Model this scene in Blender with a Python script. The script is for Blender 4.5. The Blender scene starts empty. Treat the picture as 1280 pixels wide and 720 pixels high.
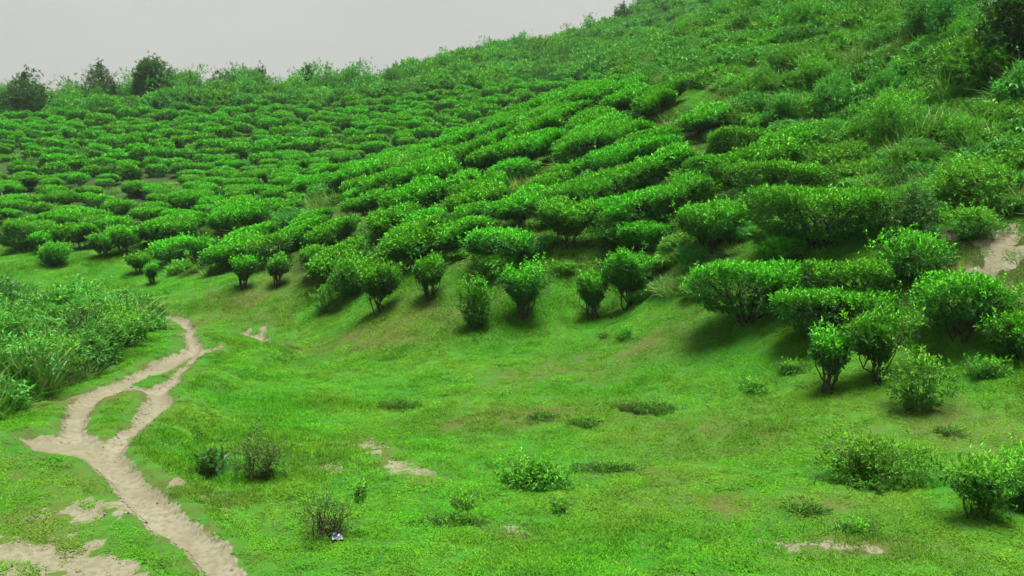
import bpy, math
import numpy as np
from mathutils import Vector, Matrix

SC = bpy.context.scene
COL = SC.collection
R = math.radians
RS = np.random.RandomState

# ------------------------------------------------------------------ camera
F = 1256.0                       # focal length in photo pixels (1280 wide)
PITCH = math.atan(130.0 / F)     # looking a little downwards into the hollow
cam_d = bpy.data.cameras.new('camera')
cam_d.sensor_width = 36.0
cam_d.lens = 36.0 * F / 1280.0
cam_d.clip_start, cam_d.clip_end = 0.1, 3000.0
cam = bpy.data.objects.new('camera', cam_d)
COL.objects.link(cam)
cam.location = (0, 0, 0)
cam.rotation_euler = (math.pi / 2 - PITCH, 0, 0)
SC.camera = cam

# ------------------------------------------------------------------ sky (overcast) and veiled sun
SUN_ELEV, SUN_AZ = 83.0, 110.0   # azimuth: direction the light comes FROM, degrees clockwise from +Y
world = bpy.data.worlds.new('World')
SC.world = world
world.use_nodes = True
wt = world.node_tree
wt.nodes.clear()
w_out = wt.nodes.new('ShaderNodeOutputWorld')
w_bg = wt.nodes.new('ShaderNodeBackground')
w_sky = wt.nodes.new('ShaderNodeTexSky')
w_sky.sky_type = 'NISHITA'
w_sky.sun_disc = False
w_sky.sun_elevation = R(SUN_ELEV)
w_sky.sun_rotation = R(SUN_AZ)
w_sky.air_density, w_sky.dust_density, w_sky.ozone_density = 1.0, 6.0, 1.0
w_hs = wt.nodes.new('ShaderNodeHueSaturation')
w_hs.inputs['Saturation'].default_value = 0.10
w_hs.inputs['Value'].default_value = 0.37
w_mix = wt.nodes.new('ShaderNodeMix')
w_mix.data_type = 'RGBA'
w_mix.inputs['Factor'].default_value = 0.85            # an even cloud sheet in front of the blue
w_mix.inputs['B'].default_value = (0.700, 0.706, 0.665, 1)
wt.links.new(w_sky.outputs['Color'], w_hs.inputs['Color'])
wt.links.new(w_hs.outputs['Color'], w_mix.inputs['A'])
w_tc = wt.nodes.new('ShaderNodeTexCoord')
w_map = wt.nodes.new('ShaderNodeMapping')
w_map.inputs['Scale'].default_value = (1.0, 1.0, 3.0)
w_no = wt.nodes.new('ShaderNodeTexNoise')
w_no.inputs['Scale'].default_value = 2.2
w_no.inputs['Detail'].default_value = 4.0
w_mr = wt.nodes.new('ShaderNodeMapRange')
w_mr.inputs['To Min'].default_value, w_mr.inputs['To Max'].default_value = 0.86, 1.10
w_mul = wt.nodes.new('ShaderNodeMix')
w_mul.data_type, w_mul.blend_type = 'RGBA', 'MULTIPLY'
w_mul.inputs['Factor'].default_value = 1.0
wt.links.new(w_tc.outputs['Generated'], w_map.inputs['Vector'])
wt.links.new(w_map.outputs['Vector'], w_no.inputs['Vector'])
wt.links.new(w_no.outputs['Fac'], w_mr.inputs['Value'])
wt.links.new(w_mix.outputs['Result'], w_mul.inputs['A'])
wt.links.new(w_mr.outputs['Result'], w_mul.inputs['B'])
wt.links.new(w_mul.outputs['Result'], w_bg.inputs['Color'])
w_bg.inputs['Strength'].default_value = 0.10
wt.links.new(w_bg.outputs['Background'], w_out.inputs['Surface'])

sun_d = bpy.data.lights.new('sun', 'SUN')
sun_d.energy = 1.5
sun_d.angle = R(30)
sun_d.color = (1.0, 0.97, 0.90)
sun = bpy.data.objects.new('sun', sun_d)
COL.objects.link(sun)
_az, _el = R(SUN_AZ), R(SUN_ELEV)
_from = Vector((math.sin(_az) * math.cos(_el), math.cos(_az) * math.cos(_el), math.sin(_el)))
sun.rotation_euler = _from.to_track_quat('Z', 'Y').to_euler()

vs = SC.view_settings
vs.view_transform, vs.look = 'Standard', 'None'
vs.gamma, vs.use_curve_mapping = 1.0, False
vs.exposure = 2.97
SC.render.engine = 'CYCLES'
cy = SC.cycles
cy.max_bounces, cy.diffuse_bounces, cy.glossy_bounces = 4, 1, 1
cy.transmission_bounces, cy.transparent_max_bounces, cy.volume_bounces = 3, 4, 0
cy.use_denoising = True
cy.denoiser = 'OPENIMAGEDENOISE'
cy.caustics_reflective = cy.caustics_refractive = False

# ------------------------------------------------------------------ small maths helpers
def hash2(ix, iy, seed):
    h = (ix.astype(np.int64) * 374761393 + iy.astype(np.int64) * 668265263 + seed * 974634247) & 0xffffffff
    h = ((h ^ (h >> 13)) * 1274126177) & 0xffffffff
    return ((h ^ (h >> 16)) & 0xffff) / 65535.0

def vnoise(x, y, seed=0):
    x, y = np.asarray(x, float), np.asarray(y, float)
    ix, iy = np.floor(x), np.floor(y)
    fx, fy = x - ix, y - iy
    fx, fy = fx * fx * (3 - 2 * fx), fy * fy * (3 - 2 * fy)
    a, b = hash2(ix, iy, seed), hash2(ix + 1, iy, seed)
    c, d = hash2(ix, iy + 1, seed), hash2(ix + 1, iy + 1, seed)
    return (a + (b - a) * fx) * (1 - fy) + (c + (d - c) * fx) * fy

def fbm(x, y, seed=0, octaves=4):
    s, a, t = 0.0, 1.0, 0.0
    for k in range(octaves):
        s = s + a * (vnoise(x * 2 ** k + 17.3 * k, y * 2 ** k - 9.1 * k, seed + k) - 0.5)
        t += a
        a *= 0.5
    return s / t * 2.0                     # about -1 .. 1

def sstep(a, b, x):
    t = np.clip((x - a) / (b - a), 0, 1)
    return t * t * (3 - 2 * t)

def unit(v):
    return v / np.maximum(np.linalg.norm(v, axis=-1, keepdims=True), 1e-9)

CP, SP = math.cos(PITCH), math.sin(PITCH)
def ray(px, py):
    u, v = (px - 640.0) / F, (360.0 - py) / F
    return np.array([u, CP + v * SP, -SP + v * CP])
def at(px, py, Y):
    d = ray(px, py)
    return d * (Y / d[1])
def ground_x(px, Y):                       # x of a point of the valley floor seen in column px at distance Y
    return (px - 640.0) / F * Y

# ------------------------------------------------------------------ terrain: surveyed points joined by a thin-plate surface
SURVEY = """640,720,9 300,720,9 0,720,9.2 1000,720,9.2 1280,720,9.4 0,640,10.6 150,600,11.3 90,550,12.4 0,560,12.2 200,640,10.4
300,600,11.6 400,660,10.2 640,640,10.9 640,560,13.6 900,640,10.9 1230,650,10.6 900,560,13.4 1090,600,12 1250,560,12.6
400,520,15.2 500,500,16.2 640,490,16.4 800,510,15.2 950,480,15.6 1040,490,14.6 1150,512,13.8 1260,470,14.2
300,500,15.6 180,470,16.6 240,430,20.5 230,402,25.5 310,430,20.8 395,450,21 440,450,20 420,400,24
475,392,22.5 595,415,20.5 655,402,21 740,402,20.5 790,388,21 910,410,17.5 1010,415,16.5 1200,430,15.3 300,362,27 345,358,27
400,350,26.5 240,340,31 120,320,34 20,310,37 190,352,31 100,345,32 0,515,14.6 100,470,17.5 200,412,24 0,400,20 60,400,22 -200,400,18
560,345,23 500,310,26 430,320,27 560,280,27 620,320,23.5 700,330,22 700,290,24 700,220,29 620,250,28 850,290,21 850,220,25.5
850,150,31 780,150,33 760,112,41 700,145,39 620,182,37 500,222,37 400,255,37 330,280,36 950,250,21.5 950,190,25 1030,305,18.2
1030,250,20.5 1100,150,26 1100,50,33 1000,0,41 950,100,32 860,60,42 940,5,46 1200,250,19 1250,310,17 1280,130,21.5 1280,0,25.5
1200,100,24.5 1200,0,29 760,170,56 860,110,58 700,170,52 940,50,62
0,265,46 0,200,62 0,156,86 0,145,96 150,240,52 150,180,68 130,138,98 250,129,96 300,210,58 300,150,80 430,126,93 430,200,56
450,150,76 600,165,60 600,120,82 550,100,97 640,74,107 700,100,88 770,42,120 800,58,104 880,-20,125 1000,-60,130"""
ctrl = [at(*map(float, s.split(','))) for s in SURVEY.split()]
ctrl += [np.array(p, float) for p in [(-70, 150, 0), (-25, 150, 2), (10, 165, 9), (45, 180, 14), (-75, 60, 0), (-60, 30, -3), (-20, 5, -3.2),
         (0, 0, -1.65), (8, 0, -1.7), (-10, -10, -1), (10, -10, -1), (14, 9, -2.2), (20, 16, 1.2), (30, 26, 7), (42, 42, 15), (65, 80, 24), (80, 130, 26)]]
ctrl = np.array(ctrl)

def tps_kernel(r2):
    return r2 * np.log(r2 + 1e-9) * 0.5
def tps_fit(P, lam):
    n = len(P)
    d2 = ((P[:, None, :2] - P[None, :, :2]) ** 2).sum(-1)
    A = np.zeros((n + 3, n + 3))
    A[:n, :n] = tps_kernel(d2) + lam * np.eye(n)
    A[:n, n] = 1
    A[:n, n + 1:] = P[:, :2]
    A[n:, :n] = A[:n, n:].T
    return np.linalg.solve(A, np.concatenate([P[:, 2], np.zeros(3)]))
TPS_W = tps_fit(ctrl, 0.35)

def tps(x, y):
    x, y = np.asarray(x, float).ravel(), np.asarray(y, float).ravel()
    out = np.empty(len(x))
    n = len(ctrl)
    for s in range(0, len(x), 40000):
        xx, yy = x[s:s + 40000], y[s:s + 40000]
        d2 = (xx[:, None] - ctrl[None, :, 0]) ** 2 + (yy[:, None] - ctrl[None, :, 1]) ** 2
        out[s:s + 40000] = tps_kernel(d2) @ TPS_W[:n] + TPS_W[n] + TPS_W[n + 1] * xx + TPS_W[n + 2] * yy
    return out

def base_height(x, y):
    shp = np.shape(x)
    x, y = np.asarray(x, float).ravel(), np.asarray(y, float).ravel()
    z = tps(np.clip(x, -95, 95), np.clip(y, -15, 185))
    away = np.sqrt(x ** 2 + (y - 50) ** 2)
    z = z + (-8.0 - z) * sstep(130, 230, away)
    return z.reshape(shp)

# coarse base surface, for quick look-ups
GX, GY = np.arange(-70, 70.01, 0.35), np.arange(-4, 150.01, 0.35)
_gx, _gy = np.meshgrid(GX, GY, indexing='ij')
GZ = base_height(_gx, _gy)
def base_quick(x, y):
    fx = np.clip((np.asarray(x, float) - GX[0]) / 0.35, 0, len(GX) - 1.001)
    fy = np.clip((np.asarray(y, float) - GY[0]) / 0.35, 0, len(GY) - 1.001)
    ix, iy = fx.astype(int), fy.astype(int)
    fx, fy = fx - ix, fy - iy
    return (GZ[ix, iy] * (1 - fx) + GZ[ix + 1, iy] * fx) * (1 - fy) + (GZ[ix, iy + 1] * (1 - fx) + GZ[ix + 1, iy + 1] * fx) * fy

def on_ground(px, py):
    """Where the line of sight through a photo pixel meets the ground (world point)."""
    d = ray(px, py)
    Y = np.concatenate([np.arange(5, 60, 0.05), np.arange(60, 140, 0.25)])
    x, z = d[0] / d[1] * Y, d[2] / d[1] * Y
    k = np.argmax(base_quick(x, Y) > z)
    return x[k], Y[k]

# ------------------------------------------------------------------ bare earth: trails and worn patches
def seg_dist(x, y, pts):
    best = np.full(np.shape(x), 1e9)
    for (ax, ay, aw), (bx, by, bw) in zip(pts[:-1], pts[1:]):
        dx, dy = bx - ax, by - ay
        t = np.clip(((x - ax) * dx + (y - ay) * dy) / (dx * dx + dy * dy + 1e-9), 0, 1)
        dd = np.hypot(x - ax - t * dx, y - ay - t * dy) - (aw + (bw - aw) * t)
        best = np.minimum(best, dd)
    return best

def trail(text):
    out = []
    for s in text.split():
        px, py, w = map(float, s.split(','))
        gx, gy = on_ground(px, py)
        out.append((gx, gy, w * .95 + .01))
    return out
TRAILS = [trail(t) for t in [
    "325,760,.22 290,720,.21 259,680,.20 208,646,.21 171,612,.21 138,579,.20 126,566,.24 100,556,.27 90,539,.17 96,517,.17 106,505,.24 134,492,.22 153,481,.24 179,467,.28 211,452,.27 236,440,.20 243,431,.15 233,421,.14 239,410,.13 227,401,.13 208,398,.12",
    "140,562,.16 153,549,.15 174,533,.14 190,515,.18 200,502,.20 196,492,.17 216,478,.11 222,463,.08 248,444,.07 276,431,.04",
    "140,490,.10 153,490,.09 179,490,.09 196,493,.12",
    "110,556,.24 73,556,.28 46,550,.20 26,549,.10",
    "318,420,.20 322,418,.22 331,424,.12 342,431,.08", "300,418,.12 306,414,.13 312,409,.05", "70,504,.08 86,500,.14 106,496,.12",
    "322,417,.14 328,412,.08 330,406,.04"]]
STREAKS = [trail(t) for t in [
    "450,549,.10 485,572,.13 512,592,.14 536,604,.08", "985,684,.03 1040,690,.08 1085,696,.07 1130,700,.02", "398,584,.08 410,586,.08",
    "1256,296,.26 1250,318,.34 1236,344,.30", "1190,296,.10 1225,298,.08", "640,671,.05 655,671,.04",
    "-20,700,.35 40,696,.34 110,702,.22 150,716,.15", "-20,735,.3 120,732,.25", "60,640,.05 95,634,.1 125,640,.04", "225,612,.08 262,618,.04"]]
DRY = [(870, 545, 1.3), (760, 450, 1.3), (690, 520, 1.2), (120, 500, .9), (60, 650, .9), (270, 400, 1.8),
       (250, 610, .6), (1150, 530, 1.0), (830, 600, .8), (300, 380, 1.2), (1230, 330, 1.6), (90, 600, .7), (30, 590, .8), (880, 630, .9), (560, 530, .7),
       (330, 365, 2.0), (430, 420, 1.6), (510, 410, 1.5), (700, 470, 1.2), (1240, 550, .8), (1080, 690, .8), (1000, 640, .8)]
DRYP = [on_ground(a, b) + (c,) for a, b, c in DRY]

def dirt_fields(x, y):
    """(trail, worn patch, dry grass): each 0..1, from the distance to the trails' centre lines with ragged borders."""
    n1 = fbm(x * 1.6, y * 1.6, 5, 4)
    n2 = fbm(x * 6.0, y * 6.0, 9, 3)
    d = np.full(np.shape(x), 9.0)
    for t in TRAILS:
        d = np.minimum(d, seg_dist(x, y, t))
    tr = 1 - sstep(-0.05, 0.05, d + 0.05 * n1 + 0.05 * n2)
    e = np.full(np.shape(x), 9.0)
    for t in STREAKS:
        e = np.minimum(e, seg_dist(x, y, t))
    wp = 1 - sstep(-0.09, 0.13, e + 0.22 * n1 + 0.34 * n2)
    dry = np.zeros(np.shape(x))
    for gx, gy, rr in DRYP:
        dry = np.maximum(dry, np.exp(-(((x - gx) / (rr * 1.3)) ** 2 + ((y - gy) / (rr * 0.8)) ** 2)))
    dry = dry * (0.75 + 0.8 * n1 + 0.5 * n2)
    dry = np.maximum(dry, 0.9 * np.exp(-np.maximum(np.minimum(d, e), 0) / 0.22) * (0.6 + n2))
    return tr, wp, np.clip(dry, 0, 1), d

def relief(x, y):
    slope_zone = sstep(19, 27, y + 0.45 * x)              # the planted and wild slopes are rougher than the lawn
    z = 0.12 * fbm(x / 3.1, y / 3.1, 21, 3) + 0.06 * fbm(x / 0.8, y / 0.8, 31, 3) + 0.05 * (0.5 - np.abs(fbm(x / 1.9, y / 1.5, 37, 2))) + 0.018 * fbm(x / 0.22, y / 0.22, 41, 2)
    z = z + slope_zone * 0.12 * fbm(x / 4.5, y / 4.5, 51, 3)
    return z * (1 - 0.999 * sstep(160, 220, np.hypot(x, y)))

BENCH = [p[:2] for p in trail("285,680,0 240,620,0 215,565,0 240,520,0 262,485,0 300,460,0 345,440,0 362,424,0")]
def bench_drop(x, y):
    """The shoulder the trail runs on ends in a low grassy bank towards the lawn."""
    best, sgn = np.full(np.shape(x), 1e9), np.zeros(np.shape(x))
    for (ax, ay), (bx, by) in zip(BENCH[:-1], BENCH[1:]):
        dx, dy = bx - ax, by - ay
        t = np.clip(((x - ax) * dx + (y - ay) * dy) / (dx * dx + dy * dy), 0, 1)
        dd = np.hypot(x - ax - t * dx, y - ay - t * dy)
        sd = (x - ax) * dy - (y - ay) * dx                      # > 0 on the lawn side
        new = dd < best
        best, sgn = np.where(new, dd, best), np.where(new, sd, sgn)
    q = np.where(sgn > 0, best, -best) + .10 * fbm(np.asarray(x) * 1.3, np.asarray(y) * 1.3, 66, 3)
    return .02 * np.exp(-((q + .15) / .35) ** 2) - .17 * sstep(-.05, .30, q) * np.exp(-np.maximum(q, 0) / 1.3)

def height(x, y, d=None):
    shp = np.shape(x)
    x, y = np.asarray(x, float), np.asarray(y, float)
    z = base_height(x, y) + relief(x, y) + bench_drop(x, y)
    if d is None:
        d = np.full(shp, 9.0)
        for t in TRAILS:
            d = np.minimum(d, seg_dist(x, y, t))
    # trails are trodden in, with a low crumbling shoulder beside them
    z = z - 0.10 * (1 - sstep(-0.12, 0.05, d + 0.05 * fbm(x * 5, y * 5, 77, 2))) + 0.03 * np.exp(-((d - 0.16) / 0.12) ** 2)
    return z

# ------------------------------------------------------------------ mesh and node helpers
def mesh_from(name, V, faces, mat=None, attrs=None, smooth=False):
    V = np.asarray(V, np.float32)
    faces = np.asarray(faces, np.int32)
    me = bpy.data.meshes.new(name)
    k = faces.shape[1]
    me.vertices.add(len(V))
    me.vertices.foreach_set('co', V.ravel())
    me.loops.add(faces.size)
    me.loops.foreach_set('vertex_index', faces.ravel())
    me.polygons.add(len(faces))
    me.polygons.foreach_set('loop_start', np.arange(0, faces.size, k, dtype=np.int32))
    me.polygons.foreach_set('loop_total', np.full(len(faces), k, np.int32))
    me.polygons.foreach_set('use_smooth', np.full(len(faces), smooth))
    for an, av in (attrs or {}).items():
        av = np.asarray(av, np.float32)
        if av.ndim == 1:
            a = me.attributes.new(an, 'FLOAT', 'POINT')
            a.data.foreach_set('value', av)
        else:
            a = me.attributes.new(an, 'FLOAT_COLOR', 'POINT')
            if av.shape[1] == 3:
                av = np.concatenate([av, np.ones((len(av), 1), np.float32)], 1)
            a.data.foreach_set('color', av.ravel())
    me.update(calc_edges=True)
    me.validate()
    if mat is not None:
        me.materials.append(mat)
    return me

def obj(name, me, parent=None, loc=None, label=None, cat=None, group=None, kind=None, rot=None, scale=None):
    o = bpy.data.objects.new(name, me)
    COL.objects.link(o)
    if parent is not None:
        o.parent = parent
    if loc is not None:
        o.location = loc
    if rot is not None:
        o.rotation_euler = rot
    if scale is not None:
        o.scale = scale
    for k, v in (('label', label), ('category', cat), ('group', group), ('kind', kind)):
        if v:
            o[k] = v
    return o

class Mat:
    def __init__(self, name):
        self.m = bpy.data.materials.new(name)
        self.m.use_nodes = True
        self.t = self.m.node_tree
        self.t.nodes.clear()
        self.out = self.t.nodes.new('ShaderNodeOutputMaterial')
    def n(self, typ, **kw):
        nd = self.t.nodes.new(typ)
        for k, v in kw.items():
            setattr(nd, k, v)
        return nd
    def put(self, sock, v):
        if isinstance(v, bpy.types.NodeSocket):
            self.t.links.new(v, sock)
        else:
            if isinstance(v, tuple) and len(v) == 3 and sock.type == 'RGBA':
                v = v + (1,)
            sock.default_value = v
    def mix(self, f, a, b, blend='MIX'):
        nd = self.n('ShaderNodeMix', data_type='RGBA', blend_type=blend)
        self.put(nd.inputs['Factor'], f)
        self.put(nd.inputs['A'], a)
        self.put(nd.inputs['B'], b)
        return nd.outputs['Result']
    def math(self, op, a, b=0.0, clamp=False):
        nd = self.n('ShaderNodeMath', operation=op, use_clamp=clamp)
        self.put(nd.inputs[0], a)
        self.put(nd.inputs[1], b)
        return nd.outputs[0]
    def ramp(self, f, lo, hi):
        nd = self.n('ShaderNodeMapRange', interpolation_type='SMOOTHSTEP')
        self.put(nd.inputs['Value'], f)
        nd.inputs['From Min'].default_value, nd.inputs['From Max'].default_value = lo, hi
        return nd.outputs['Result']
    def pos(self):
        return self.n('ShaderNodeNewGeometry').outputs['Position']
    def noise(self, scale, detail=3.0, vec=None, rough=0.55):
        nd = self.n('ShaderNodeTexNoise')
        nd.inputs['Scale'].default_value = scale
        nd.inputs['Detail'].default_value = detail
        nd.inputs['Roughness'].default_value = rough
        self.put(nd.inputs['Vector'], vec if vec is not None else self.pos())
        return nd.outputs['Fac']
    def attr(self, name, typ='GEOMETRY', out='Fac'):
        nd = self.n('ShaderNodeAttribute', attribute_name=name, attribute_type=typ)
        return nd.outputs[out]
    def principled(self, color, rough=0.6, spec=0.3, bump=None, bump_str=0.5, bump_dist=0.02):
        p = self.n('ShaderNodeBsdfPrincipled')
        self.put(p.inputs['Base Color'], color)
        self.put(p.inputs['Roughness'], rough)
        self.put(p.inputs['Specular IOR Level'], spec)
        if bump is not None:
            b = self.n('ShaderNodeBump')
            b.inputs['Strength'].default_value = bump_str
            b.inputs['Distance'].default_value = bump_dist
            self.put(b.inputs['Height'], bump)
            self.t.links.new(b.outputs['Normal'], p.inputs['Normal'])
        return p.outputs['BSDF']
    def finish(self, shader):
        self.t.links.new(shader, self.out.inputs['Surface'])
        return self.m

def leaf_material(name, old, mid, young, rough=0.45, spec=0.35, trans=0.28, var=0.5, dead=None):
    m = Mat(name)
    lc = m.n('ShaderNodeAttribute', attribute_name='lc', attribute_type='GEOMETRY')
    sep = m.n('ShaderNodeSeparateColor')
    m.t.links.new(lc.outputs['Color'], sep.inputs['Color'])
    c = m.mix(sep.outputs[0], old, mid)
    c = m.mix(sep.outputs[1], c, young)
    if dead:
        c = m.mix(sep.outputs[2], c, dead)
    oi = m.n('ShaderNodeObjectInfo')
    big = m.noise(0.35, 3.0)
    v = m.math('ADD', m.math('MULTIPLY', oi.outputs['Random'], 0.5), m.math('MULTIPLY', big, 0.9))
    hs = m.n('ShaderNodeHueSaturation')
    m.put(hs.inputs['Color'], c)
    m.put(hs.inputs['Value'], m.math('ADD', m.math('MULTIPLY', v, var), 1.0 - 0.7 * var))
    m.put(hs.inputs['Hue'], m.math('ADD', m.math('MULTIPLY', oi.outputs['Random'], 0.018), 0.492))
    c = hs.outputs['Color']
    p = m.principled(c, rough, spec)
    t = m.n('ShaderNodeBsdfTranslucent')
    m.put(t.inputs['Color'], m.mix(0.35, c, (0.12, 0.36, 0.012)))
    mx = m.n('ShaderNodeMixShader')
    mx.inputs[0].default_value = trans
    m.t.links.new(p, mx.inputs[1])
    m.t.links.new(t.outputs[0], mx.inputs[2])
    return m.finish(mx.outputs[0])

# ------------------------------------------------------------------ materials
G_OLD, G_MID, G_YOUNG_LIT = (0.012, 0.068, 0.008), (0.036, 0.190, 0.010), (0.100, 0.445, 0.013)  # the young tone also carries painted light on the bush tops
M_TEA = leaf_material('tea_leaf', G_OLD, G_MID, G_YOUNG_LIT, 0.5, 0.16, 0.14, 0.6)
M_WILD = leaf_material('wild_leaf', (0.028, 0.125, 0.012), (0.066, 0.265, 0.018), (0.135, 0.42, 0.024), 0.5, 0.15, 0.24, 0.7, (0.17, 0.17, 0.05))
M_BLUE = leaf_material('hill_leaf', (0.024, 0.125, 0.022), (0.050, 0.225, 0.032), (0.095, 0.34, 0.036), 0.5, 0.15, 0.26, 0.7)
M_DARK = leaf_material('dark_leaf', (0.011, 0.048, 0.010), (0.022, 0.085, 0.016), (0.04, 0.12, 0.02), 0.42, 0.25, 0.25, 0.6)
M_SHADE_MAT = leaf_material('shade_weed_leaf', (0.018, 0.070, 0.009), (0.040, 0.130, 0.013), (0.085, 0.24, 0.018), 0.5, 0.15, 0.25, 0.5, (0.08, 0.06, 0.03))  # dark leaf tone standing in for shade along small hummock edges
M_DRYL = leaf_material('dry_leaf', (0.045, 0.060, 0.020), (0.075, 0.095, 0.030), (0.08, 0.16, 0.03), 0.6, 0.15, 0.25, 0.6)
M_REED = leaf_material('reed_blade', (0.022, 0.100, 0.012), (0.046, 0.170, 0.016), (0.11, 0.29, 0.035), 0.45, 0.25, 0.3, 0.6, (0.20, 0.18, 0.08))

def grass_material():
    m = Mat('lawn_grass')
    lc = m.n('ShaderNodeAttribute', attribute_name='lc', attribute_type='GEOMETRY')
    sep = m.n('ShaderNodeSeparateColor')
    m.t.links.new(lc.outputs['Color'], sep.inputs['Color'])
    c = m.mix(sep.outputs[0], (0.040, 0.185, 0.006), (0.090, 0.365, 0.009))
    n = m.noise(0.55, 4.0)
    c = m.mix(m.ramp(n, 0.38, 0.66), c, m.mix(sep.outputs[0], (0.066, 0.180, 0.009), (0.135, 0.320, 0.016)))
    n2 = m.noise(3.2, 3.0)
    c = m.mix(m.math('MULTIPLY', m.ramp(n2, 0.45, 0.75), 0.55), c, (0.028, 0.115, 0.010))
    hs = m.n('ShaderNodeHueSaturation')
    m.put(hs.inputs['Color'], c)
    m.put(hs.inputs['Value'], m.math('ADD', m.math('MULTIPLY', m.n('ShaderNodeObjectInfo').outputs['Random'], .5), .78))
    c = hs.outputs['Color']
    dry = m.attr('dry', 'INSTANCER')
    c = m.mix(m.math('MULTIPLY', dry, 0.75), c, m.mix(sep.outputs[1], (0.085, 0.170, 0.016), (0.140, 0.150, 0.032)))
    p = m.principled(c, 0.6, 0.08)
    t = m.n('ShaderNodeBsdfTranslucent')
    m.put(t.inputs['Color'], c)
    mx = m.n('ShaderNodeMixShader')
    mx.inputs[0].default_value = 0.3
    m.t.links.new(p, mx.inputs[1])
    m.t.links.new(t.outputs[0], mx.inputs[2])
    return m.finish(mx.outputs[0])
M_GRASS = grass_material()

def soil_color(m):
    a = m.mix(m.ramp(m.noise(1.3, 4.0), 0.35, 0.65), (0.124, 0.116, 0.074), (0.156, 0.150, 0.106))
    a = m.mix(m.ramp(m.noise(14.0, 4.0), 0.35, 0.7), a, (0.108, 0.098, 0.060))
    return m.mix(m.math('MULTIPLY', m.ramp(m.noise(60.0, 2.0), 0.55, 0.8), 0.5), a, (0.175, 0.164, 0.120))

def path_material():
    m = Mat('trodden_earth')
    h = m.math('ADD', m.noise(9.0, 5.0), m.math('MULTIPLY', m.noise(45.0, 3.0), 0.4))
    return m.finish(m.principled(soil_color(m), 0.95, 0.1, h, 0.45, 0.025))
M_PATH = path_material()

def ground_material():
    m = Mat('turf_ground')
    green = m.mix(m.ramp(m.noise(0.55, 4.0), 0.38, 0.66), (0.016, 0.115, 0.005), (0.034, 0.140, 0.008))
    green = m.mix(m.ramp(m.noise(7.0, 4.0), 0.4, 0.75), green, (0.030, 0.062, 0.012))
    c = m.mix(m.attr('dry'), green, m.mix(m.noise(5.0, 4.0), (0.040, 0.068, 0.012), (0.075, 0.070, 0.024)))
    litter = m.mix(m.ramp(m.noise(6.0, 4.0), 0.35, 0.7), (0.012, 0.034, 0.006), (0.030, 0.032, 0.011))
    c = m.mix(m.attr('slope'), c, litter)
    edge = m.math('ADD', m.attr('dirt'), m.math('MULTIPLY', m.math('SUBTRACT', m.noise(22.0, 4.0), 0.5), 0.7))
    c = m.mix(m.ramp(edge, 0.38, 0.62), c, soil_color(m))
    h = m.math('ADD', m.noise(7.0, 5.0), m.math('MULTIPLY', m.noise(40.0, 3.0), 0.4))
    return m.finish(m.principled(c, 0.95, 0.1, h, 0.7, 0.04))
M_GROUND = ground_material()

def bark_material(name, a, b):
    m = Mat(name)
    c = m.mix(m.ramp(m.noise(18.0, 4.0), 0.35, 0.65), a, b)
    return m.finish(m.principled(c, 0.9, 0.15, m.noise(40.0, 3.0), 0.5, 0.01))
M_BARK = bark_material('grey_bark', (0.022, 0.019, 0.013), (0.075, 0.068, 0.052))
M_TWIG = bark_material('twig_bark', (0.030, 0.028, 0.014), (0.065, 0.060, 0.032))
M_PALE = bark_material('pale_bark', (0.15, 0.14, 0.11), (0.24, 0.23, 0.19))

def in_poly(x, y, poly):
    x, y = np.asarray(x), np.asarray(y)
    inside = np.zeros(x.shape, bool)
    n = len(poly)
    for i in range(n):
        (ax, ay), (bx, by) = poly[i], poly[(i + 1) % n]
        cond = ((ay > y) != (by > y)) & (x < (bx - ax) * (y - ay) / (by - ay + 1e-12) + ax)
        inside ^= cond
    return inside
def poly_w(text):
    return [(ground_x(a, b), b) for a, b in (tuple(map(float, s.split(','))) for s in text.split())]

POLY_SPUR = poly_w("215,31 300,28.3 400,27 450,25 520,23.8 600,22.6 700,21.7 790,21.7 850,20 905,19.3 960,20 985,23.5 950,25.5 920,28 870,31.5 770,38 700,43 620,42 500,41 400,41 330,40 250,37 200,35")
POLY_FAR = poly_w("-60,38 60,35.5 180,34 250,38 330,41 400,42 500,42 620,43 700,46 745,62 745,76 640,82 560,85 430,86 300,86 200,85 0,87 -60,87")
POLY_WILD = poly_w("770,40.5 870,34.5 930,29 975,26 1000,21.5 1040,19.8 1110,19 1180,17.3 1280,16 1420,16.5 1420,30 1280,31 1200,36 1100,43 1000,50 930,54 850,50")
POLY_CREST = poly_w("-80,87 0,87 200,85 430,86 560,85 640,82 745,76 800,66 900,62 1050,62 1100,135 900,135 770,128 640,114 550,103 430,99 250,102 130,104 0,102 -80,102")
POLY_FRONT = poly_w("640,21.8 760,21 860,19 930,17.6 1010,16.6 1150,15.8 1290,15 1290,17.8 1100,20 960,21.5 860,22.5 700,23.5")
POLY_THICK = poly_w("-90,12.8 0,14.6 100,17.4 160,20.8 194,24.2 188,26.2 120,28 40,28.5 -90,27")

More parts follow.
